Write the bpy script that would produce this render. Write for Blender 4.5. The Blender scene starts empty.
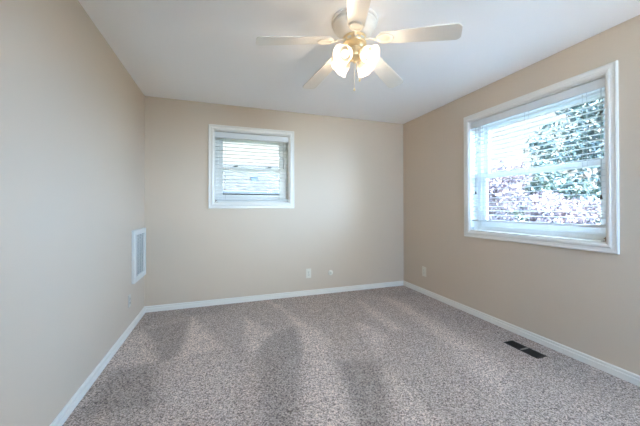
import bpy, bmesh, math, random
from mathutils import Vector, Matrix

random.seed(7)
SC = bpy.context.scene
COL = SC.collection
PI = math.pi

# ------------------------------------------------------------------ camera
CAM_H = 1.1747
YAW = 18.87
cd = bpy.data.cameras.new('camera')
cam = bpy.data.objects.new('camera', cd)
COL.objects.link(cam)
cd.sensor_width = 36.0
cd.lens = 284.2 / 640 * 36.0
cd.shift_y = -6.9 / 640
cd.clip_start = 0.02
cam.location = (0, 0, CAM_H)
cam.rotation_euler = (math.radians(90.31), math.radians(0.1), math.radians(-YAW))
SC.camera = cam

# ------------------------------------------------------------------ world, sun, exposure
W = bpy.data.worlds.new('sky')
SC.world = W
W.use_nodes = True
wn = W.node_tree.nodes
bg = wn['Background']
BRIGHT_DIR = Vector((0.20, -0.97, 0.03)).normalized()      # towards the sky lobe brightened to light the far wall
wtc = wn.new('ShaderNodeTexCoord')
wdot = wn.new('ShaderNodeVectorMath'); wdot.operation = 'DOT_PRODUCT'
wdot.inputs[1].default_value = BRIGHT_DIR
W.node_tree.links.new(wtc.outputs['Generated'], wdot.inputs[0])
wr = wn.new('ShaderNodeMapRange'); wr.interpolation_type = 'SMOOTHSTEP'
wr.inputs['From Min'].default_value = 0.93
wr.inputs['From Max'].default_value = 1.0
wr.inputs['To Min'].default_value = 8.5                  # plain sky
wr.inputs['To Max'].default_value = 15.5                 # added bright lobe, set apart from the sun
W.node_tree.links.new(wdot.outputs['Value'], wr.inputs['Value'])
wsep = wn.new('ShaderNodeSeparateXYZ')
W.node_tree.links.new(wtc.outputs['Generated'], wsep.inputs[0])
ws = wn.new('ShaderNodeMapRange'); ws.interpolation_type = 'SMOOTHSTEP'   # sky dimmed where the windows look out, keeps the slats readable
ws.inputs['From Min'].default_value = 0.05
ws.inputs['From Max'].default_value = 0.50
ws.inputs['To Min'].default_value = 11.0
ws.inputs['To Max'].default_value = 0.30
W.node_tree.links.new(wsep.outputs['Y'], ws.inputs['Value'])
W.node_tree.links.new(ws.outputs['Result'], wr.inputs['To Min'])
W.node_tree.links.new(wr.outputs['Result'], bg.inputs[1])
wf = wn.new('ShaderNodeMapRange')
wf.inputs['From Min'].default_value = 0.90
W.node_tree.links.new(wdot.outputs['Value'], wf.inputs['Value'])
wc = wn.new('ShaderNodeMix'); wc.data_type = 'RGBA'
wc.inputs['A'].default_value = (0.355, 0.605, 1.0, 1)
wc.inputs['B'].default_value = (0.62, 0.78, 0.94, 1)
W.node_tree.links.new(wf.outputs['Result'], wc.inputs['Factor'])
wh = wn.new('ShaderNodeMix'); wh.data_type = 'RGBA'               # white haze on the dim side
wh.inputs['B'].default_value = (0.93, 0.97, 1.0, 1)
ww = wn.new('ShaderNodeMapRange'); ww.interpolation_type = 'SMOOTHSTEP'
ww.inputs['From Min'].default_value = 0.05
ww.inputs['From Max'].default_value = 0.50
W.node_tree.links.new(wsep.outputs['Y'], ww.inputs['Value'])
W.node_tree.links.new(ww.outputs['Result'], wh.inputs['Factor'])
W.node_tree.links.new(wc.outputs['Result'], wh.inputs['A'])
W.node_tree.links.new(wh.outputs['Result'], bg.inputs[0])
sd = bpy.data.lights.new('sun', 'SUN')
sun = bpy.data.objects.new('sun', sd)
COL.objects.link(sun)
sd.energy = 20.0
sd.angle = math.radians(3)
sd.color = (1.0, 0.98, 0.95)
sun.rotation_euler = Vector((0.24, -0.10, -0.96)).to_track_quat('-Z', 'Y').to_euler()   # high sun, enters no window
SC.view_settings.view_transform = 'Standard'
SC.view_settings.look = 'None'
SC.view_settings.gamma = 1.0
SC.view_settings.exposure = 2.08
SC.view_settings.use_curve_mapping = False
SC.cycles.max_bounces = 16
SC.cycles.diffuse_bounces = 10
SC.cycles.transparent_max_bounces = 16
SC.cycles.sample_clamp_indirect = 6.0
SC.cycles.caustics_refractive = False
SC.cycles.caustics_reflective = False


def portal(name, loc, sx, sy, d):
    l = bpy.data.lights.new(name, 'AREA')
    l.shape = 'RECTANGLE'
    l.size, l.size_y = sx, sy
    l.energy = 1.0
    l.cycles.is_portal = True
    o = bpy.data.objects.new(name, l)
    COL.objects.link(o)
    o.location = loc
    o.rotation_euler = Vector(d).to_track_quat('-Z', 'Y').to_euler()


# room dimensions (metres)
XL, XR, YB, YF, H = -0.836, 2.593, 3.671, -1.20, 2.44
TH = 0.20                       # wall thickness
RW = (1.255, 2.448, 0.914, 2.125)    # right window opening y0 y1 z0 z1
SW = (1.15, 2.15, 0.95, 2.32)      # added fill-light window in the wall behind the viewer x0 x1 z0 z1
BW = (-0.100, 0.827, 1.231, 2.118)   # back window opening x0 x1 z0 z1
GZ = -0.6                       # ground outside
portal('daylight_portal', (XR + TH + .03, (RW[0] + RW[1]) / 2, (RW[2] + RW[3]) / 2), 1.2, 1.22, (-1, 0, 0))
portal('daylight_portal', ((SW[0] + SW[1]) / 2, YF - TH - .03, (SW[2] + SW[3]) / 2), 1.0, 1.37, (0, 1, 0))
portal('daylight_portal', ((BW[0] + BW[1]) / 2, YB + TH + .03, (BW[2] + BW[3]) / 2), .93, .9, (0, -1, 0))


# ------------------------------------------------------------------ materials
def lin(r, g, b):
    f = lambda c: (c / 255 / 12.92) if c / 255 <= .04045 else ((c / 255 + .055) / 1.055) ** 2.4
    return (f(r), f(g), f(b), 1)


def mat(name, col, rough=.5, metal=0, bump=0, bscale=200, var=0, vscale=8, spec=.5):
    m = bpy.data.materials.new(name)
    m.use_nodes = True
    n, l = m.node_tree.nodes, m.node_tree.links
    b = n['Principled BSDF']
    b.inputs['Base Color'].default_value = col
    b.inputs['Roughness'].default_value = rough
    b.inputs['Metallic'].default_value = metal
    b.inputs['Specular IOR Level'].default_value = spec
    tc = n.new('ShaderNodeTexCoord')
    if bump:
        t = n.new('ShaderNodeTexNoise')
        t.inputs['Scale'].default_value = bscale
        t.inputs['Detail'].default_value = 3
        l.new(tc.outputs['Object'], t.inputs['Vector'])
        bp = n.new('ShaderNodeBump')
        bp.inputs['Strength'].default_value = bump
        bp.inputs['Distance'].default_value = .002
        l.new(t.outputs['Fac'], bp.inputs['Height'])
        l.new(bp.outputs['Normal'], b.inputs['Normal'])
    if var:
        t2 = n.new('ShaderNodeTexNoise')
        t2.inputs['Scale'].default_value = vscale
        t2.inputs['Detail'].default_value = 4
        l.new(tc.outputs['Object'], t2.inputs['Vector'])
        mx = n.new('ShaderNodeMix')
        mx.data_type = 'RGBA'
        mx.inputs['A'].default_value = [c * (1 - var) for c in col[:3]] + [1]
        mx.inputs['B'].default_value = [min(1, c * (1 + var)) for c in col[:3]] + [1]
        l.new(t2.outputs['Fac'], mx.inputs['Factor'])
        l.new(mx.outputs['Result'], b.inputs['Base Color'])
    return m


M_WALL = mat('wall_paint', lin(207, 189, 168), .55, bump=.12, bscale=260, var=.015, vscale=3)
M_CEIL = mat('ceiling_paint', lin(249, 248, 248), .8, bump=.15, bscale=120)
M_TRIM = mat('trim_paint', lin(230, 225, 216), .35, bump=.04, bscale=60)
M_VINYL = mat('window_vinyl', lin(236, 235, 231), .3, bump=.02, bscale=40)
M_BLIND = mat('blind_slat', lin(218, 218, 216), .4, bump=.03, bscale=80)
M_CORD = mat('blind_cord', lin(170, 168, 162), .8, bump=.1, bscale=300)
M_TASSEL = mat('cord_tassel', lin(70, 64, 56), .5, bump=.05)
M_LOCK = mat('sash_lock_metal', lin(110, 114, 112), .4, .6, bump=.03)
M_PLATE = mat('outlet_plate', lin(224, 217, 202), .35, bump=.02)
M_PAINTED = mat('painted_plate', lin(208, 200, 188), .45, bump=.05)
M_SLOT = mat('dark_slot', lin(60, 54, 48), .6, bump=.02)
M_GRILLE = mat('grille_enamel', lin(222, 219, 212), .4, bump=.03)
M_GRDARK = mat('grille_inside', lin(52, 52, 51), .8, bump=.05)
M_REG = mat('register_metal', lin(42, 34, 29), .45, .3, bump=.05)
M_REGDARK = mat('register_inside', lin(14, 12, 11), .8, bump=.05)
M_FAN = mat('fan_white', lin(224, 220, 213), .35, bump=.02, bscale=30)
M_BRASS = mat('polished_brass', lin(236, 214, 172), .3, .8, bump=.02, var=.08, vscale=30)
M_BRICK = None
M_BRONZE = mat('bracket_brown', lin(120, 90, 55), .5, bump=.03)
M_CLEAR = mat('clear_plastic', lin(205, 205, 200), .2, bump=.02)


def carpet_mat():
    m = bpy.data.materials.new('carpet')
    m.use_nodes = True
    n, l = m.node_tree.nodes, m.node_tree.links
    b = n['Principled BSDF']
    b.inputs['Roughness'].default_value = .95
    b.inputs['Specular IOR Level'].default_value = .1
    b.inputs['Sheen Weight'].default_value = .15
    tc = n.new('ShaderNodeTexCoord')
    def noise(scale, detail=2, rough=.6):
        t = n.new('ShaderNodeTexNoise')
        t.inputs['Scale'].default_value = scale
        t.inputs['Detail'].default_value = detail
        t.inputs['Roughness'].default_value = rough
        l.new(tc.outputs['Object'], t.inputs['Vector'])
        return t.outputs['Fac']
    coarse = noise(70, 3, .7)
    vo = n.new('ShaderNodeTexVoronoi')
    vo.inputs['Scale'].default_value = 165
    l.new(tc.outputs['Object'], vo.inputs['Vector'])
    sp = n.new('ShaderNodeSeparateColor')
    l.new(vo.outputs['Color'], sp.inputs['Color'])
    mf = n.new('ShaderNodeMix')
    mf.inputs['Factor'].default_value = .52
    l.new(coarse, mf.inputs['A'])
    l.new(sp.outputs['Red'], mf.inputs['B'])
    fine = mf.outputs['Result']
    rp = n.new('ShaderNodeValToRGB')
    l.new(fine, rp.inputs['Fac'])
    e = rp.color_ramp.elements
    e[0].position = .18; e[0].color = lin(76, 63, 56)
    e[1].position = .82; e[1].color = lin(238, 217, 199)
    k = e.new(.38); k.color = lin(156, 138, 128)
    k = e.new(.57); k.color = lin(196, 177, 164)
    at = n.new('ShaderNodeAttribute')
    at.attribute_name = 'nap'
    mul = n.new('ShaderNodeMix')
    mul.data_type = 'RGBA'
    mul.blend_type = 'MULTIPLY'
    mul.inputs['Factor'].default_value = 1
    l.new(rp.outputs['Color'], mul.inputs['A'])
    mr = n.new('ShaderNodeMapRange')
    l.new(at.outputs['Fac'], mr.inputs['Value'])
    mr.inputs['To Min'].default_value = .60
    mr.inputs['To Max'].default_value = 1.36
    l.new(mr.outputs['Result'], mul.inputs['B'])
    l.new(mul.outputs['Result'], b.inputs['Base Color'])
    bp = n.new('ShaderNodeBump')
    bp.inputs['Strength'].default_value = .8
    bp.inputs['Distance'].default_value = .008
    l.new(fine, bp.inputs['Height'])
    l.new(bp.outputs['Normal'], b.inputs['Normal'])
    return m


def glass_mat():
    m = bpy.data.materials.new('pane_glass')
    m.use_nodes = True
    n, l = m.node_tree.nodes, m.node_tree.links
    n.remove(n['Principled BSDF'])
    out = n['Material Output']
    tr = n.new('ShaderNodeBsdfTransparent')
    tr.inputs[0].default_value = (.96, .98, .97, 1)
    gl = n.new('ShaderNodeBsdfGlossy')
    gl.inputs['Roughness'].default_value = .03
    fr = n.new('ShaderNodeFresnel')
    fr.inputs['IOR'].default_value = 1.12
    mx = n.new('ShaderNodeMixShader')
    l.new(fr.outputs[0], mx.inputs[0])
    l.new(tr.outputs[0], mx.inputs[1])
    l.new(gl.outputs[0], mx.inputs[2])
    l.new(mx.outputs[0], out.inputs[0])
    return m


def shade_mat():
    m = bpy.data.materials.new('frosted_glass')
    m.use_nodes = True
    n, l = m.node_tree.nodes, m.node_tree.links
    n.remove(n['Principled BSDF'])
    out = n['Material Output']
    tl = n.new('ShaderNodeBsdfTranslucent')
    tl.inputs[0].default_value = (.42, .39, .34, 1)
    df = n.new('ShaderNodeBsdfDiffuse')
    df.inputs[0].default_value = (.62, .60, .57, 1)
    tr = n.new('ShaderNodeBsdfTransparent')
    tr.inputs[0].default_value = (.95, .93, .9, 1)
    a = n.new('ShaderNodeMixShader'); a.inputs[0].default_value = .35
    l.new(tl.outputs[0], a.inputs[1]); l.new(df.outputs[0], a.inputs[2])
    c = n.new('ShaderNodeMixShader'); c.inputs[0].default_value = .12
    l.new(a.outputs[0], c.inputs[1]); l.new(tr.outputs[0], c.inputs[2])
    l.new(c.outputs[0], out.inputs[0])
    return m


def bulb_mat():
    m = bpy.data.materials.new('lit_bulb')
    m.use_nodes = True
    n, l = m.node_tree.nodes, m.node_tree.links
    n.remove(n['Principled BSDF'])
    em = n.new('ShaderNodeEmission')
    em.inputs[0].default_value = (1.0, .78, .52, 1)
    em.inputs[1].default_value = 1.2
    l.new(em.outputs[0], n['Material Output'].inputs[0])
    return m


def leaf_mat(name, c1, c2):
    m = bpy.data.materials.new(name)
    m.use_nodes = True
    n, l = m.node_tree.nodes, m.node_tree.links
    b = n['Principled BSDF']
    b.inputs['Roughness'].default_value = .5
    tc = n.new('ShaderNodeTexCoord')
    t = n.new('ShaderNodeTexNoise')
    t.inputs['Scale'].default_value = 6
    t.inputs['Detail'].default_value = 4
    l.new(tc.outputs['Object'], t.inputs['Vector'])
    rp = n.new('ShaderNodeValToRGB')
    rp.color_ramp.elements[0].position = .38
    rp.color_ramp.elements[1].position = .62
    rp.color_ramp.elements[0].color = c1
    rp.color_ramp.elements[1].color = c2
    l.new(t.outputs['Fac'], rp.inputs['Fac'])
    l.new(rp.outputs['Color'], b.inputs['Base Color'])
    return m


def brick_mat(name, c1, c2, mortar, scale, bw=.5, rh=.25):
    m = bpy.data.materials.new(name)
    m.use_nodes = True
    n, l = m.node_tree.nodes, m.node_tree.links
    b = n['Principled BSDF']
    b.inputs['Roughness'].default_value = 1.0
    b.inputs['Specular IOR Level'].default_value = 0
    tc = n.new('ShaderNodeTexCoord')
    mp = n.new('ShaderNodeMapping')
    mp.inputs['Rotation'].default_value = (PI / 2, 0, 0)
    l.new(tc.outputs['Object'], mp.inputs['Vector'])
    t = n.new('ShaderNodeTexBrick')
    t.inputs['Scale'].default_value = scale
    t.inputs['Color1'].default_value = c1
    t.inputs['Color2'].default_value = c2
    t.inputs['Mortar'].default_value = mortar
    t.inputs['Mortar Size'].default_value = .02
    t.inputs['Brick Width'].default_value = bw
    t.inputs['Row Height'].default_value = rh
    l.new(mp.outputs['Vector'], t.inputs['Vector'])
    l.new(t.outputs['Color'], b.inputs['Base Color'])
    return m


M_CARPET = carpet_mat()
M_GLASS = glass_mat()
M_SHADE = shade_mat()
M_BULB = bulb_mat()


# ------------------------------------------------------------------ helpers
def obj(name, bm, m, parent=None, smooth=False):
    bmesh.ops.recalc_face_normals(bm, faces=bm.faces[:]) if bm.faces else None
    me = bpy.data.meshes.new(name)
    bm.to_mesh(me)
    bm.free()
    if m:
        me.materials.append(m)
    o = bpy.data.objects.new(name, me)
    COL.objects.link(o)
    if smooth:
        for p in me.polygons:
            p.use_smooth = True
        try:
            me.set_sharp_from_angle(angle=math.radians(35))
        except Exception:
            pass
    if parent:
        o.parent = parent
    return o


def tag(o, label, cat, group=None, kind=None):
    o['label'] = label
    o['category'] = cat
    if group:
        o['group'] = group
    if kind:
        o['kind'] = kind
    return o


def empty(name, loc=(0, 0, 0), rz=0):
    o = bpy.data.objects.new(name, None)
    o.empty_display_size = .05
    COL.objects.link(o)
    o.location = loc
    o.rotation_euler = (0, 0, rz)
    return o


def bx(bm, x0, x1, y0, y1, z0, z1, bev=0, mtx=None):
    r = bmesh.ops.create_cube(bm, size=1)
    vs = r['verts']
    for v in vs:
        v.co = Vector(((x0 + x1) / 2 + v.co.x * (x1 - x0), (y0 + y1) / 2 + v.co.y * (y1 - y0), (z0 + z1) / 2 + v.co.z * (z1 - z0)))
    fs = list({f for v in vs for f in v.link_faces})
    if bev:
        es = list({e for f in fs for e in f.edges})
        g = bmesh.ops.bevel(bm, geom=es, offset=bev, segments=2, affect='EDGES', profile=.5)
        fs = g['faces'] + [f for f in fs if f.is_valid]
        vs = list({v for f in fs for v in f.verts})
    if mtx:
        for v in vs:
            v.co = mtx @ v.co
    return vs


def box(*a, **k):
    bm = bmesh.new()
    bx(bm, *a, **k)
    return bm


def lathe(bm, prof, seg=32, mtx=None):
    """prof: list of (r, z)"""
    rings = []
    for r, z in prof:
        if r < 1e-5:
            rings.append([bm.verts.new((0, 0, z))])
        else:
            rings.append([bm.verts.new((r * math.cos(2 * PI * i / seg), r * math.sin(2 * PI * i / seg), z)) for i in range(seg)])
    for a, b in zip(rings[:-1], rings[1:]):
        if len(a) == 1 and len(b) == 1:
            continue
        for i in range(seg):
            j = (i + 1) % seg
            if len(a) == 1:
                bm.faces.new((a[0], b[i], b[j]))
            elif len(b) == 1:
                bm.faces.new((a[i], a[j], b[0]))
            else:
                bm.faces.new((a[i], a[j], b[j], b[i]))
    if mtx:
        for ring in rings:
            for v in ring:
                v.co = mtx @ v.co


def tube(bm, pts, r, seg=8):
    pts = [Vector(p) for p in pts]
    rad = r if isinstance(r, (list, tuple)) else [r] * len(pts)
    rings = []
    for i, p in enumerate(pts):
        d = (pts[min(i + 1, len(pts) - 1)] - pts[max(i - 1, 0)]).normalized()
        u = d.orthogonal().normalized() if i == 0 else (u - d * u.dot(d)).normalized()
        w = d.cross(u)
        rings.append([bm.verts.new(p + (u * math.cos(2 * PI * k / seg) + w * math.sin(2 * PI * k / seg)) * rad[i]) for k in range(seg)])
    for a, b in zip(rings[:-1], rings[1:]):
        for k in range(seg):
            bm.faces.new((a[k], a[(k + 1) % seg], b[(k + 1) % seg], b[k]))
    bm.faces.new(rings[0])
    bm.faces.new(rings[-1][::-1])


def prism(bm, prof, a0, a1, mtx=None):
    """profile (u, v) swept along x from a0 to a1: local (x, u, v)"""
    A = [bm.verts.new((a0, u, v)) for u, v in prof]
    B = [bm.verts.new((a1, u, v)) for u, v in prof]
    n = len(prof)
    for i in range(n):
        bm.faces.new((A[i], A[(i + 1) % n], B[(i + 1) % n], B[i]))
    bm.faces.new(A[::-1])
    bm.faces.new(B)
    if mtx:
        for v in A + B:
            v.co = mtx @ v.co


# ------------------------------------------------------------------ room shell
def in_poly(x, y, P):
    c = False
    j = len(P) - 1
    for i in range(len(P)):
        xi, yi = P[i]
        xj, yj = P[j]
        if (yi > y) != (yj > y) and x < (xj - xi) * (y - yi) / (yj - yi) + xi:
            c = not c
        j = i
    return c


def dist_poly(x, y, P):
    best = 9
    for i in range(len(P)):
        ax, ay = P[i - 1]
        bx_, by = P[i]
        dx, dy = bx_ - ax, by - ay
        t = max(0, min(1, ((x - ax) * dx + (y - ay) * dy) / (dx * dx + dy * dy + 1e-9)))
        best = min(best, math.hypot(x - ax - t * dx, y - ay - t * dy))
    return best


# vacuum strokes: places where the pile is brushed towards or away (shape in floor metres, strength, soft edge)
NAP = [
    ([(-0.32, 3.37), (-0.15, 2.94), (0.0, 2.54), (-0.33, 2.46), (-0.31, 2.81)], .42, .05),
    ([(-0.69, 3.09), (-0.83, 3.1), (-0.81, 2.47), (-0.46, 2.42), (-0.56, 2.74)], .30, .06),
    ([(-0.33, 2.46), (0.0, 2.48), (0.12, 2.11), (0.05, 1.6), (-0.32, 1.73), (-0.42, 2.38)], .22, .12),
    ([(-0.7, 3.14), (-0.32, 3.28), (-0.33, 2.49), (-0.44, 2.44)], -.26, .04),
    ([(-0.72, 2.45), (-0.47, 2.45), (-0.37, 1.92), (-0.78, 1.93)], -.26, .05),
    ([(0.21, 3.19), (0.34, 2.95), (0.43, 2.61), (0.26, 2.39), (0.18, 2.32)], .36, .05),
    ([(0.53, 3.6), (0.66, 3.4), (0.73, 3.04), (0.87, 2.59), (0.88, 2.33), (0.79, 2.17), (0.62, 2.24), (0.69, 2.63), (0.65, 3.1)], .36, .05),
    ([(0.61, 2.19), (0.79, 2.17), (0.76, 1.9), (0.74, 1.7), (0.67, 1.3), (0.38, 1.3), (0.48, 1.76)], .30, .08),
    ([(0.33, 2.6), (0.69, 2.75), (0.64, 2.36), (0.46, 1.73), (0.34, 1.4), (0.22, 1.4), (0.24, 2.14)], -.28, .05),
    ([(1.61, 3.28), (1.68, 2.92), (1.64, 2.29), (1.53, 2.35), (1.52, 2.75)], .34, .05),
    ([(1.28, 2.66), (1.4, 2.49), (1.43, 2.25), (1.17, 1.97), (1.2, 2.21)], .32, .05),
    ([(2.01, 3.27), (2.1, 2.88), (2.06, 2.45), (2.03, 1.91), (1.96, 1.49), (1.61, 1.26), (1.68, 1.58), (1.82, 2.0), (1.9, 2.45)], .32, .08),
    ([(0.83, 2.01), (1.12, 1.96), (0.97, 1.55), (0.8, 1.25), (0.66, 1.3)], -.32, .06),
    ([(1.11, 1.78), (1.16, 1.57), (1.11, 1.15), (0.85, 1.15)], .26, .07),
    ([(-0.84, 3.67), (0.3, 3.67), (-0.1, 3.4), (-0.5, 3.3), (-0.84, 3.14)], -.16, .06),
    ([(2.12, 3.3), (2.6, 3.5), (2.6, 0.9), (2.25, 1.0), (2.15, 2.2)], -.14, .12),
    ([(1.6, 3.6), (2.6, 3.7), (2.5, 3.2), (2.1, 3.2)], -.12, .08),
]


def make_floor():
    nx, ny = 172, 212
    bm = bmesh.new()
    lay = bm.verts.layers.float.new('nap')
    g = []
    for j in range(ny + 1):
        row = []
        for i in range(nx + 1):
            x = XL + (XR - XL) * i / nx
            y = YF + (YB - YF) * j / ny
            v = bm.verts.new((x, y, 0))
            s = .5 + .05 * math.sin(3.1 * x + 1.3 * y) * math.sin(2.3 * y - x)
            for P, a, w in NAP:
                d = dist_poly(x, y, P)
                ins = in_poly(x, y, P)
                if ins or d < w:
                    k = min(1, max(0, .5 + (d if ins else -d) / (2 * w)))
                    s += a * k * k * (3 - 2 * k)
            v[lay] = max(0, min(1, s))
            row.append(v)
        g.append(row)
    for j in range(ny):
        for i in range(nx):
            bm.faces.new((g[j][i], g[j][i + 1], g[j + 1][i + 1], g[j + 1][i]))
    o = obj('floor', bm, M_CARPET)
    return tag(o, 'mottled grey brown carpet with vacuum strokes covering the floor', 'carpet floor', kind='structure')


make_floor()
tag(obj('foundation', box(XL - TH, XR + TH, YF - TH, YB + TH, GZ, -.004), mat('concrete', lin(150, 148, 144), .9, bump=.4, bscale=30)),
    'concrete foundation under the carpeted room', 'foundation', kind='structure')
tag(obj('ceiling', box(XL - TH, XR + TH, YF - TH, YB + TH, H, H + .2), M_CEIL),
    'flat white ceiling above the empty room', 'ceiling', kind='structure')

bm = bmesh.new()
bx(bm, XL - TH, XL, YF - TH, YB + TH, 0, H)
tag(obj('wall_left', bm, M_WALL), 'blank painted wall with the air grille', 'wall', kind='structure')
def wall_holes(a0, a1, holes, put):
    """a wall slab with rectangular openings, one closed mesh; put(along, depth, z)"""
    xs = sorted({a0, a1} | {h[0] for h in holes} | {h[1] for h in holes})
    zs = sorted({0, H} | {h[2] for h in holes} | {h[3] for h in holes})
    bm = bmesh.new()
    V = [[[bm.verts.new(put(x, d, z)) for x in xs] for z in zs] for d in (0, TH)]

    def solid(i, j):
        if i < 0 or j < 0 or i >= len(xs) - 1 or j >= len(zs) - 1:
            return False
        cx, cz = (xs[i] + xs[i + 1]) / 2, (zs[j] + zs[j + 1]) / 2
        return not any(h[0] < cx < h[1] and h[2] < cz < h[3] for h in holes)
    for j in range(len(zs) - 1):
        for i in range(len(xs) - 1):
            if not solid(i, j):
                continue
            c = ((i, j), (i + 1, j), (i + 1, j + 1), (i, j + 1))
            bm.faces.new([V[0][q][p] for p, q in c])
            bm.faces.new([V[1][q][p] for p, q in c][::-1])
            for k, (di, dj) in enumerate(((0, -1), (1, 0), (0, 1), (-1, 0))):
                if not solid(i + di, j + dj):
                    (p, q), (r_, t_) = c[k], c[(k + 1) % 4]
                    bm.faces.new((V[0][q][p], V[0][t_][r_], V[1][t_][r_], V[1][q][p]))
    return bm


tag(obj('wall_right', wall_holes(YF, YB, [RW], lambda a, d, z: (XR + d, a, z)), M_WALL),
    'beige wall holding the larger window', 'wall', kind='structure')
tag(obj('wall_back', wall_holes(XL, XR + TH, [BW], lambda a, d, z: (a, YB + d, z)), M_WALL),
    'beige far wall holding the small window', 'wall', kind='structure')

tag(obj('wall_front', wall_holes(XL, XR + TH, [SW], lambda a, d, z: (a, YF - d, z)), M_WALL), 'plain beige wall behind the viewer', 'wall', kind='structure')

# baseboards: stepped profile (u out of the wall, v up)
BB = [(0, 0), (.015, 0), (.015, .038), (.013, .041), (.006, .043), (.006, .047), (.012, .049), (.012, .061), (.007, .066), (0, .067)]


def baseboard(name, p0, p1, nrm, label):
    p0, p1 = Vector(p0), Vector(p1)
    d = (p1 - p0).normalized()
    nv = Vector(nrm)
    m = Matrix((d, nv, Vector((0, 0, 1)))).transposed().to_4x4()
    m.translation = p0
    bm = bmesh.new()
    prism(bm, BB, 0, (p1 - p0).length, m)
    tag(obj(name, bm, M_TRIM), label, 'baseboard', kind='structure')


baseboard('baseboard_back', (XL, YB, 0), (XR, YB, 0), (0, -1, 0), 'white stepped baseboard along the far wall')
baseboard('baseboard_left', (XL, YF, 0), (XL, YB - .014, 0), (1, 0, 0), 'white stepped baseboard under the air grille wall')
baseboard('baseboard_right', (XR, YF, 0), (XR, YB - .014, 0), (-1, 0, 0), 'white stepped baseboard under the larger window wall')
baseboard('baseboard_front', (XL + .014, YF, 0), (XR - .014, YF, 0), (0, 1, 0), 'white stepped baseboard behind the viewer')


# ------------------------------------------------------------------ windows
# local frame of a window: x along the wall (seen from inside, left to right), y into the wall (outwards), z up;
# origin at the opening's lower left corner on the wall face
CASE = [(0, 0), (0, -.013), (.010, -.019), (.022, -.021), (.030, -.016), (.048, -.016), (.056, -.019), (.064, -.017), (.066, -.010), (.066, 0)]


def casing_bm(w, h):
    """picture-frame casing with mitred corners; profile (outward from opening, y)"""
    bm = bmesh.new()
    rings = []
    for u, y in CASE:
        e = u + .0
        rings.append([bm.verts.new(p) for p in ((-e, y, -e), (w + e, y, -e), (w + e, y, h + e), (-e, y, h + e))])
    for a, b in zip(rings[:-1], rings[1:]):
        for i in range(4):
            j = (i + 1) % 4
            bm.faces.new((a[i], a[j], b[j], b[i]))
    return bm


def frame_bm(x0, x1, z0, z1, y0, y1, s, rail_b=None, rail_t=None, bev=.003):
    bm = bmesh.new()
    rb = rail_b or s
    rt = rail_t or s
    bx(bm, x0, x0 + s, y0, y1, z0, z1, bev)
    bx(bm, x1 - s, x1, y0, y1, z0, z1, bev)
    bx(bm, x0 + s, x1 - s, y0 + .001, y1 - .001, z0, z0 + rb, bev)
    bx(bm, x0 + s, x1 - s, y0 + .001, y1 - .001, z1 - rt, z1, bev)
    return bm


def make_window(name, w, h, loc, rz, label, locks, stile):
    r = empty(name, loc, rz)
    tag(r, label, 'window', kind='structure')
    obj('window_casing', casing_bm(w, h), M_TRIM, r)
    # jamb lining
    bm = bmesh.new()
    L = .008
    bx(bm, 0, L, 0, TH, 0, h)
    bx(bm, w - L, w, 0, TH, 0, h)
    bx(bm, L, w - L, 0, TH, h - L, h)
    obj('window_jamb', bm, M_TRIM, r)
    bm = bmesh.new()
    bx(bm, L, w - L, -.004, TH + .02, 0, .012, .003)
    obj('window_sill', bm, M_TRIM, r)
    # vinyl frame
    fz0 = .012
    obj('window_frame', frame_bm(L, w - L, fz0, h - L, .115, TH + .01, .038, .045, .04), M_VINYL, r)
    mid = h * .495
    s = stile - .046
    x0, x1 = .046, w - .046
    # upper sash (outer track), lower sash (inner track)
    obj('upper_sash', frame_bm(x0, x1, mid - .02, h - L - .04, .163, .193, s, .045, .045), M_VINYL, r)
    lo = obj('lower_sash', frame_bm(x0, x1, fz0 + .045, mid + .028, .125, .158, s, .055, .05), M_VINYL, r)
    obj('upper_pane', box(x0 + s - .004, x1 - s + .004, .176, .181, mid + .02, h - L - .08), M_GLASS, r)
    obj('lower_pane', box(x0 + s - .004, x1 - s + .004, .140, .145, fz0 + .095, mid - .018), M_GLASS, r)
    for f in locks:
        bm = bmesh.new()
        x = f
        bx(bm, x - .028, x + .028, .122, .146, mid + .0285, mid + .036, .003)
        bx(bm, x - .010, x + .034, .124, .138, mid + .036, mid + .046, .003)
        k = obj('sash_lock', bm, M_LOCK, lo)
        k['label'] = 'dark metal sash lock'
    return r


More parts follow.
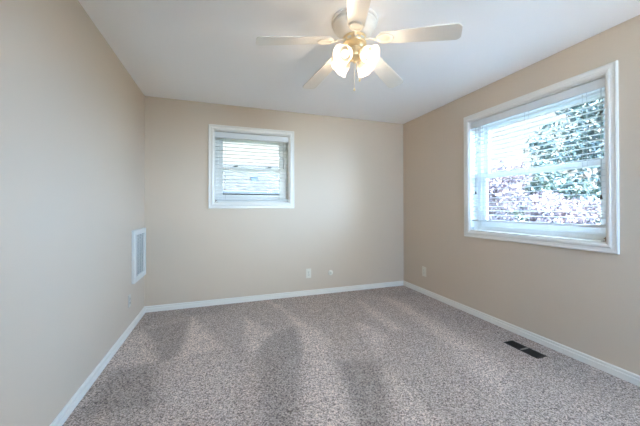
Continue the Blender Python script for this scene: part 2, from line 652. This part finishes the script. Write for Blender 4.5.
def make_blind(name, w, h, loc, rz, label, cords, bracket, rail_z, tilt=4, pitch=.0445):
    r = empty(name, loc, rz)
    tag(r, label, 'window blind', group='window blinds')
    m = .010
    yc = .047
    # headrail and valance
    obj('headrail', box(m + .004, w - m - .004, .022, .074, h - .062, h - .011, .003), M_BLIND, r)
    bm = bmesh.new()
    vz0, vz1 = h - .085, h - .014
    prof = [(.004, vz0 + .004), (.006, vz0), (.016, vz0), (.017, vz1), (.008, vz1), (.004, vz1 - .006)]
    prism(bm, prof, m, w - m)
    bx(bm, m, m + .008, .016, .07, vz0, vz1)
    bx(bm, w - m - .008, w - m, .016, .07, vz0, vz1)
    obj('valance', bm, M_BLIND, r)
    # slats
    bm = bmesh.new()
    z = h - .095
    zs = []
    while z > rail_z + .030:
        zs.append(z)
        z -= pitch
    for z in zs:
        mt = Matrix.Translation((0, yc, z)) @ Matrix.Rotation(math.radians(tilt), 4, 'X')
        c = [(-.025, -.0012), (-.012, .0008), (0, .0014), (.012, .0008), (.025, -.0012), (.025, -.0038), (.012, -.0018), (0, -.0012), (-.012, -.0018), (-.025, -.0038)]
        prism(bm, c, m + .003, w - m - .003, mt)
    obj('slats', bm, M_BLIND, r)
    obj('bottom_rail', box(m + .003, w - m - .003, yc - .025, yc + .025, rail_z, rail_z + .018, .004), M_BLIND, r)
    # ladder cords: one ladder in front of and behind the slats at each station
    for f in ((.13, .5, .87) if w > 1.0 else (.14, .86)):
        bm = bmesh.new()
        for y in (yc - .0275, yc + .0275):
            tube(bm, [(w * f, y, rail_z + .01), (w * f, y, h - .06)], .0011, 5)
        for z in zs:
            tube(bm, [(w * f, yc - .0275, z - .004), (w * f, yc + .0275, z - .004)], .0006, 4)
        obj('ladder_cord', bm, M_CORD, r)
    for x, z, ball in cords:
        bm = bmesh.new()
        tube(bm, [(x, .012, h - .085), (x, .012, z + .03)], .0011, 6)
        tube(bm, [(x + .006, .013, h - .085), (x + .002, .012, z + .03)], .0011, 6)
        c = obj('pull_cord', bm, M_CORD, r)
        bm = bmesh.new()
        lathe(bm, [(0, .032), (.004, .031), (.006, .02), (.0095, .003), (.008, 0), (0, 0)], 14, Matrix.Translation((x, .012, z)))
        t = obj('tassel', bm, M_TASSEL, c, True)
        t['label'] = 'small dark cord tassel'
        if ball:
            bm = bmesh.new()
            bmesh.ops.create_uvsphere(bm, u_segments=12, v_segments=8, radius=.009, matrix=Matrix.Translation((x + .001, .0125, ball)))
            obj('cord_stop', bm, M_TASSEL, c, True)
    for x, mm in bracket:
        bm = bmesh.new()
        s = 1 if x < w / 2 else -1
        bx(bm, x, x + s * .004, .012, .040, .013, .045, .001)
        bx(bm, x, x + s * .03, .012, .040, .012, .016, .001)
        tube(bm, [(x, .026, .034), (x + s * .02, .026, .034)], .004, 8)
        obj('hold_down_bracket', bm, mm, r)
    return r


rw_w, rw_h = RW[1] - RW[0], RW[3] - RW[2]
bw_w, bw_h = BW[1] - BW[0], BW[3] - BW[2]
# right wall: seen from inside, left = far (larger y): local x = -y, local y = +x
make_window('window_1', rw_w, rw_h, (XR, RW[1], RW[2]), -PI / 2,
            'larger white double hung window with trees behind its blind', [], .098)
make_window('window_2', bw_w, bw_h, (BW[0], YB, BW[2]), 0,
            'small square white double hung window with two dark sash locks', [.251, .680], .100)
make_window('fill_window', SW[1] - SW[0], SW[3] - SW[2], (SW[1], YF, SW[2]), PI,  # unseen window, added to let more daylight into the room
            'added unseen white double hung window behind the viewer for fill daylight', [], .098)
make_blind('window_blind', rw_w, rw_h, (XR, RW[1], RW[2]), -PI / 2,
           'wide white slatted blind raised slightly over the tree view',
           [(rw_w - .040, .318, .955), (.070, .405, None)], [(rw_w - .013, M_BRONZE), (.013, M_CLEAR)], .110)
make_blind('window_blind', bw_w, bw_h, (BW[0], YB, BW[2]), 0,
           'small white slatted blind in the square window of the far wall',
           [], [(bw_w - .013, M_CLEAR), (.013, M_BRONZE)], .034)


# ------------------------------------------------------------------ wall fittings
def outlet(name, loc, rz, plate, label, group=None, w=.070, h=.118):
    r = empty(name, loc, rz)
    tag(r, label, 'outlet', group)
    p = obj('cover_plate', box(-w / 2, w / 2, -.006, 0, -h / 2, h / 2, .002), plate, r)
    for s in (-1, 1):
        bm = bmesh.new()
        bx(bm, -.017, .017, -.0085, -.005, s * .0195 - .0145, s * .0195 + .0145, .004)
        k = obj('socket', bm, plate, r)
        bm = bmesh.new()
        zc = s * .0195
        bx(bm, -.0085, -.0060, -.0092, -.008, zc - .002, zc + .008)
        bx(bm, .0060, .0085, -.0092, -.008, zc - .002, zc + .007)
        bx(bm, -.0025, .0025, -.0092, -.008, zc - .010, zc - .005)
        obj('slots', bm, M_SLOT, k)
    bm = bmesh.new()
    lathe(bm, [(0, .0015), (.003, .001), (.0035, 0)], 10, Matrix.Translation((0, -.006, 0)) @ Matrix.Rotation(PI / 2, 4, 'X'))
    obj('screw', bm, M_LOCK, r)
    return r


outlet('wall_outlet', (1.090, YB, .292), 0, M_PLATE, 'white duplex outlet beside the round cable jack on the far wall', w=.070, h=.125)
outlet('wall_outlet', (XR, 3.203, .303), -PI / 2, M_PLATE, 'white duplex outlet low on the wall with the larger window', w=.078, h=.130)
outlet('wall_outlet', (XL, 3.118, .300), PI / 2, M_PAINTED, 'pale outlet below the wall air grille', w=.066, h=.115)

r = empty('cable_jack', (1.407, YB, .276))
tag(r, 'small round white cable jack low on the far wall', 'cable jack')
bm = bmesh.new()
lathe(bm, [(0, .010), (.016, .010), (.026, .008), (.034, .005), (.036, 0)], 28, Matrix.Rotation(PI / 2, 4, 'X'))
obj('cover_plate', bm, M_PLATE, r, True)
bm = bmesh.new()
lathe(bm, [(0, .020), (.0025, .020), (.0045, .019), (.0045, .010), (.008, .0098), (.008, .0085)], 12, Matrix.Rotation(PI / 2, 4, 'X'))
obj('connector', bm, M_SLOT, r, True)['label'] = 'dark metal connector'

# return air grille on the left wall
gy0, gy1, gz0, gz1, gt = 3.190, 3.622, .437, .956, .028
r = empty('air_grille', (XL, (gy0 + gy1) / 2, gz0))
tag(r, 'white louvered return air grille on the side wall near the corner', 'air grille')
w2, gh = (gy1 - gy0) / 2, gz1 - gz0
bm = bmesh.new()
f1, f2 = .058, .052
fb = .052
bx(bm, 0, gt, -w2, -w2 + f1, 0, gh, .004)
bx(bm, 0, gt, w2 - f2, w2, 0, gh, .004)
bx(bm, .001, gt - .001, -w2 + f1, w2 - f2, 0, fb, .004)
bx(bm, .001, gt - .001, -w2 + f1, w2 - f2, gh - fb, gh, .004)
obj('grille_frame', bm, M_GRILLE, r)
bm = bmesh.new()
z = fb + .008
while z < gh - fb - .004:
    mt = Matrix.Translation((.014, 0, z)) @ Matrix.Rotation(math.radians(-42), 4, 'Y')
    bx(bm, -.0065, .0065, -w2 + f1, w2 - f2, -.0008, .0008, 0, mt)
    z += .0150
for k in range(1, 4):
    y = -w2 + f1 + (2 * w2 - f1 - f2) * k / 4
    bx(bm, .004, .020, y - .0012, y + .0012, fb, gh - fb)
obj('louvers', bm, M_GRILLE, r)
obj('duct_panel', box(.0005, .004, -w2 + f1, w2 - f2, fb, gh - fb), M_GRDARK, r)

# floor register
rx0, rx1, ry0, ry1 = 2.308, 2.412, 1.545, 1.828
r = empty('floor_register', ((rx0 + rx1) / 2, (ry0 + ry1) / 2, 0))
tag(r, 'dark brown metal floor register set in carpet near the baseboard', 'floor vent')
a, b = (rx1 - rx0) / 2, (ry1 - ry0) / 2
bm = bmesh.new()
bx(bm, -a, a, -b, -b + .012, 0, .005, .0015)
bx(bm, -a, a, b - .012, b, 0, .005, .0015)
bx(bm, -a, -a + .010, -b + .012, b - .012, 0, .005, .0015)
bx(bm, a - .010, a, -b + .012, b - .012, 0, .005, .0015)
obj('register_frame', bm, M_REG, r)
bm = bmesh.new()
bx(bm, -a + .010, a - .010, -.007, .007, .001, .0052, .001)
obj('divider_bar', bm, mat('worn_metal', lin(150, 142, 134), .4, .2, bump=.05), r)['label'] = 'pale worn bar across the middle'
bm = bmesh.new()
y = -b + .018
while y < b - .016:
    if abs(y) > .011:
        bx(bm, -a + .010, a - .010, y - .0018, y + .0018, .0012, .0040)
    y += .0105
obj('fins', bm, M_REG, r)
obj('duct_opening', box(-a + .010, a - .010, -b + .012, b - .012, .0002, .0010), M_REGDARK, r)


# ------------------------------------------------------------------ ceiling fan
FX, FY = .846, 1.743
fan = empty('ceiling_fan', (FX, FY, H))
tag(fan, 'white five blade ceiling fan with brass motor and four lit glass shades', 'ceiling fan')
bm = bmesh.new()
lathe(bm, [(.150, 0), (.156, -.004), (.157, -.016), (.153, -.022), (.146, -.024), (.145, -.030), (.148, -.034), (.147, -.040), (.140, -.046),
           (.132, -.058), (.122, -.076), (.108, -.094), (.092, -.108), (.080, -.114), (0, -.114)], 48)
obj('canopy', bm, M_FAN, fan, True)
bm = bmesh.new()
lathe(bm, [(.076, -.114), (.080, -.118), (.080, -.126), (.074, -.130), (.074, -.152), (.080, -.156), (.078, -.164), (.062, -.170), (.052, -.178),
           (.046, -.184), (0, -.184)], 40)
mo = obj('motor', bm, M_BRASS, fan, True)
bm = bmesh.new()
for k in range(10):
    a = 2 * PI * k / 10
    mt = Matrix.Rotation(a, 4, 'Z') @ Matrix.Translation((.0735, 0, -.141))
    bx(bm, -.001, .002, -.014, .014, -.007, .007, .001, mt)
v = obj('vent_slots', bm, M_GRILLE, mo)
v['label'] = 'pale medallions round the brass motor'
bm = bmesh.new()
lathe(bm, [(.040, -.184), (.044, -.188), (.046, -.200), (.046, -.226), (.052, -.230), (.056, -.240), (.052, -.252), (.036, -.262), (.018, -.268),
           (.010, -.276), (.008, -.284), (0, -.288)], 36)
obj('light_fitter', bm, M_BRASS, fan, True)

# one blade with its arm; +x is outwards, origin on the axis at the blade plane
BZ = 2.310 - H


def outline(n=8):
    pts = []
    R0, R1 = .162, .66
    w0, w1 = .052, .0665
    # rounded tip
    cr = .035
    for k in range(n + 1):
        t = -PI / 2 + PI / 2 * k / n
        pts.append((R1 - cr + cr * math.cos(t), -w1 + cr + cr * math.sin(t)))
    for k in range(n + 1):
        t = PI / 2 * k / n
        pts.append((R1 - cr + cr * math.cos(t), w1 - cr + cr * math.sin(t)))
    c0 = .040
    for k in range(n + 1):
        t = PI / 2 + PI / 2 * k / n
        pts.append((R0 + c0 + c0 * math.cos(t), w0 - c0 + c0 * math.sin(t)))
    for k in range(n + 1):
        t = PI + PI / 2 * k / n
        pts.append((R0 + c0 + c0 * math.cos(t), -w0 + c0 + c0 * math.sin(t)))
    return pts


PITCH = math.radians(-9)
DROOP = math.radians(8.4)
bm = bmesh.new()
pts = outline()
mtp = Matrix.Rotation(DROOP, 4, 'Y') @ Matrix.Rotation(PITCH, 4, 'X')
up = [bm.verts.new(mtp @ Vector((x, y, .005))) for x, y in pts]
dn = [bm.verts.new(mtp @ Vector((x, y, -.001))) for x, y in pts]
bm.faces.new(up)
bm.faces.new(dn[::-1])
for i in range(len(pts)):
    j = (i + 1) % len(pts)
    bm.faces.new((up[i], up[j], dn[j], dn[i]))
blade = obj('blade', bm, M_FAN, fan)
bm = bmesh.new()
# oval medallion under the blade and the arm to the motor
mm = mtp @ Matrix.Translation((.205, 0, -.001)) @ Matrix.Diagonal((1.42, 1.08, 1, 1))
lathe(bm, [(0, -.004), (.026, -.004), (.028, -.007), (.032, -.010), (.037, -.010), (.040, -.007), (.041, 0)], 36, mm)
tube(bm, [mtp @ Vector((.168, 0, -.005)), mtp @ Vector((.14, 0, -.006)), (.11, 0, -.012), (.085, 0, -.010), (.060, 0, -.004)], [.010, .0075, .0065, .007, .009], 10)
arm = obj('blade_arm', bm, mat('fan_cream', lin(238, 231, 218), .35, bump=.02), blade, True)
ANG0 = math.radians(-113.3)
for k in range(5):
    if k == 0:
        o = blade
    else:
        o = blade.copy()
        COL.objects.link(o)
        o.parent = fan
        c = arm.copy()
        COL.objects.link(c)
        c.parent = o
    o.location = (0, 0, BZ)
    o.rotation_euler = (0, 0, ANG0 + 2 * PI * k / 5)

# light arms, shades, bulbs and lamps
TILT = math.radians(58)
yawr = math.radians(-YAW)
for k in range(4):
    a = yawr + math.radians(47) + k * PI / 2
    R = Matrix.Rotation(a, 4, 'Z')
    # socket frame: origin at shade neck, -z is the shade axis, tilted outwards
    neck = Matrix.Translation((.054, 0, -.232))
    F = R @ neck @ Matrix.Rotation(-TILT, 4, 'Y')
    bm = bmesh.new()
    lathe(bm, [(0, .018), (.012, .016), (.019, .006), (.024, -.006), (.024, -.012), (0, -.012)], 20, F)
    tube(bm, [R @ Vector((.030, 0, -.232)), F @ Vector((0, 0, .012))], .010, 10)
    ar = obj('light_arm', bm, M_BRASS, fan, True)
    bm = bmesh.new()
    seg = 40
    prof = [(.022, -.006), (.030, -.012), (.041, -.026), (.049, -.045), (.052, -.062), (.055, -.080), (.059, -.094), (.066, -.106)]
    rings = []
    for ri, (rr, z) in enumerate(prof):
        fl = max(0, (ri - 4) / 3)
        ring = []
        for i in range(seg):
            t = 2 * PI * i / seg
            s = 1 + .035 * fl * math.cos(6 * t)
            ring.append(bm.verts.new(F @ Vector((rr * s * math.cos(t), rr * s * math.sin(t), z + .003 * fl * math.cos(6 * t)))))
        rings.append(ring)
    for p, q in zip(rings[:-1], rings[1:]):
        for i in range(seg):
            j = (i + 1) % seg
            bm.faces.new((p[i], p[j], q[j], q[i]))
    sh = obj('light_shade', bm, M_SHADE, fan, True)
    sh['label'] = 'frosted white glass tulip shade, lit'
    bm = bmesh.new()
    lathe(bm, [(0, -.014), (.012, -.016), (.013, -.030), (.020, -.042), (.025, -.056), (.025, -.066), (.020, -.078), (.010, -.085), (0, -.087)], 24, F)
    obj('bulb', bm, M_BULB, sh, True)
    ld = bpy.data.lights.new('fan_lamp', 'POINT')
    ld.energy = 0.58
    ld.color = (1.0, .82, .62)
    ld.shadow_soft_size = .010
    lo = bpy.data.objects.new('fan_lamp', ld)
    COL.objects.link(lo)
    lo.parent = fan
    lo.location = F @ Vector((0, 0, -.100))

# pull chains (camera frame offsets turned into room axes)
for dx, dy, zz in ((-.006, -.030, 1.957 - H), (.030, -.020, 2.024 - H)):
    v = Matrix.Rotation(yawr, 3, 'Z') @ Vector((dx, dy, 0))
    bm = bmesh.new()
    tube(bm, [(v.x, v.y, -.245), (v.x, v.y, zz + .016)], .0012, 6)
    c = obj('pull_chain', bm, M_BRASS, fan)
    bm = bmesh.new()
    lathe(bm, [(0, .018), (.003, .016), (.0035, .010), (.007, .006), (.007, 0), (.003, -.004), (0, -.004)], 14, Matrix.Translation((v.x, v.y, zz)))
    obj('chain_knob', bm, M_BRASS, c, True)

# ------------------------------------------------------------------ outside
bm = bmesh.new()
bx(bm, -40, 60, -20, 80, GZ - .2, GZ)
tag(obj('lawn', bm, mat('grass', lin(50, 55, 42), .9, bump=.6, bscale=12, var=.25, vscale=3)), 'green lawn around the house outside', 'lawn', kind='structure')

tag(obj('bounce_slab', box(XL - 2, XR + TH + 1.1, YF - TH - 16, YF - TH - .02, GZ + .001, GZ + .03), mat('bounce_concrete', lin(222, 218, 212), .9, bump=.3, bscale=20)),  # unseen pale paving, added to throw light up at the ceiling
    'added unseen pale concrete slab bouncing light into the room', 'bounce_slab', kind='structure')


def leaf_cloud(blobs, n, size, rng, shell=.35):
    bm = bmesh.new()
    tot = sum(b[3] * b[4] * b[5] for b in blobs)
    for cx, cy, cz, rx, ry, rz in blobs:
        for _ in range(int(n * rx * ry * rz / tot)):
            while True:
                p = Vector((rng.uniform(-1, 1), rng.uniform(-1, 1), rng.uniform(-1, 1)))
                if shell < p.length <= 1:
                    break
            c = Vector((cx + p.x * rx, cy + p.y * ry, cz + p.z * rz))
            d = Vector((rng.gauss(0, 1), rng.gauss(0, 1), rng.gauss(0, .7))).normalized()
            u = d.orthogonal().normalized()
            u = Matrix.Rotation(rng.uniform(0, 6.28), 3, d) @ u
            w = d.cross(u)
            s = size * rng.uniform(.6, 1.3)
            a = bm.verts.new(c - u * s)
            b = bm.verts.new(c + w * s * .42 + d * s * .12)
            e = bm.verts.new(c + u * s)
            f = bm.verts.new(c - w * s * .42 + d * s * .12)
            bm.faces.new((a, b, e, f))
    me = bm
    return me


def tree(name, loc, blobs, n, size, lm, bark, trunk_r, label, cat, seed, branches=5):
    rng = random.Random(seed)
    r = empty(name, loc)
    tag(r, label, cat)
    top = max(b[2] for b in blobs)
    low = min(b[2] - b[5] for b in blobs)
    bm = bmesh.new()
    tube(bm, [(0, 0, 0), (.03, .02, low * .6), (0, .05, (low + top) / 2), (.02, 0, top)], [trunk_r, trunk_r * .85, trunk_r * .6, trunk_r * .2], 10)
    for b in blobs[:branches]:
        tube(bm, [(0, 0, low * .75), (b[0] * .5, b[1] * .5, (low + b[2]) / 2), (b[0], b[1], b[2])], [trunk_r * .5, trunk_r * .35, trunk_r * .12], 7)
    obj('trunk', bm, bark, r, True)
    m = leaf_cloud(blobs, n, size, rng)
    me = bpy.data.meshes.new('foliage')
    m.to_mesh(me)
    m.free()
    me.materials.append(lm)
    o = bpy.data.objects.new('foliage', me)
    COL.objects.link(o)
    o.parent = r
    return r


M_BARK = mat('bark', lin(98, 84, 72), .9, bump=.8, bscale=25, var=.3, vscale=12)
L_GREEN = leaf_mat('green_leaves', lin(31, 40, 38), lin(66, 77, 68))
L_PINK = leaf_mat('pink_blossom', lin(82, 67, 68), lin(114, 99, 102))
L_DARK = leaf_mat('deep_green_leaves', lin(29, 38, 33), lin(57, 68, 55))
L_YEL = leaf_mat('yellow_green_leaves', lin(110, 106, 54), lin(136, 130, 70))

rg = random.Random(3)


def blobs(n, R, z0, z1, br, rng):
    out = []
    for i in range(n):
        a = rng.uniform(0, 2 * PI)
        q = R * math.sqrt(rng.uniform(0, 1))
        z = rng.uniform(z0, z1)
        k = br * rng.uniform(.75, 1.25)
        out.append((q * math.cos(a), q * math.sin(a), z, k, k, k * .8))
    return out


tree('leafy_tree', (14.0, 6.7, GZ), blobs(22, 1.7, 2.2, 6.9, 1.0, rg), 11000, .12, L_GREEN, M_BARK, .17,
     'tall leafy green tree outside the larger window', 'tree', 11)
tree('green_shrub', (8.7, 5.3, GZ), blobs(16, .8, 1.2, 2.75, .55, rg), 6000, .08, L_DARK, M_BARK, .06,
     'dark green shrub behind the pink blossoms outside', 'shrub', 12)
tree('blossom_shrub', (4.95, 4.25, GZ), blobs(18, .42, .9, 2.5, .34, rg), 9000, .045, L_PINK, M_BARK, .05,
     'taller pink blossoming shrub in front of the pale sky', 'shrub', 13)
tree('blossom_shrub', (6.35, 3.75, GZ), blobs(18, .55, .8, 1.9, .34, rg), 9000, .045, L_PINK, M_BARK, .05,
     'lower pink blossoming shrub in front of the dark green shrub', 'shrub', 14)
tree('yellow_tree', (-1.0, 11.6, GZ), blobs(9, .6, 2.2, 3.5, .5, rg), 3000, .08, L_YEL, M_BARK, .08,
     'yellow green tree at the edge of the small window', 'tree', 15)

# neighbour house beyond the small window
hs = empty('neighbor_house', (3, 14.4, GZ))
tag(hs, 'low brick house with pale shingle roof beyond the small window', 'house')
ez = 1.87 - GZ
obj('brick_wall', box(-9, 9, .45, 12, 0, ez - .02), brick_mat('pale_brick', lin(66, 56, 53), lin(60, 52, 49), lin(64, 62, 60), 2.2), hs)
bm = bmesh.new()
sl = .333
run = 7.0
for s in (0, 1):
    y0, y1 = (0, run) if s == 0 else (2 * run, run)
    z0, z1 = ez, ez + run * sl
    vs = [(-9.5, y0, z0), (9.5, y0, z0), (9.5, y1, z1), (-9.5, y1, z1)]
    top_ = [bm.verts.new((x, y, z + .12)) for x, y, z in vs]
    bot = [bm.verts.new((x, y, z)) for x, y, z in vs]
    bm.faces.new(top_)
    bm.faces.new(bot[::-1])
    for i in range(4):
        j = (i + 1) % 4
        bm.faces.new((top_[i], top_[j], bot[j], bot[i]))
rm = brick_mat('pale_shingle', lin(56, 55, 52), lin(36, 36, 34), lin(18, 19, 19), 3.0, .5, .25)
rm.node_tree.nodes['Mapping'].inputs['Rotation'].default_value = (0, 0, 0)
obj('roof', bm, rm, hs)
obj('gutter', box(-9.5, 9.5, -.12, 0, ez - .02, ez + .12, .02), mat('gutter_dark', lin(34, 32, 31), .5, bump=.05), hs)
bm = bmesh.new()
cx, cy = 1.70 - 3, 16.75 - 14.4
bx(bm, cx - .17, cx + .17, cy - .17, cy + .17, ez + .4, ez + 1.02, .02)
bx(bm, cx - .21, cx + .21, cy - .21, cy + .21, ez + 1.02, ez + 1.09, .01)
obj('roof_vent', bm, mat('vent_metal', lin(44, 48, 50), .5, .3, bump=.05), hs)
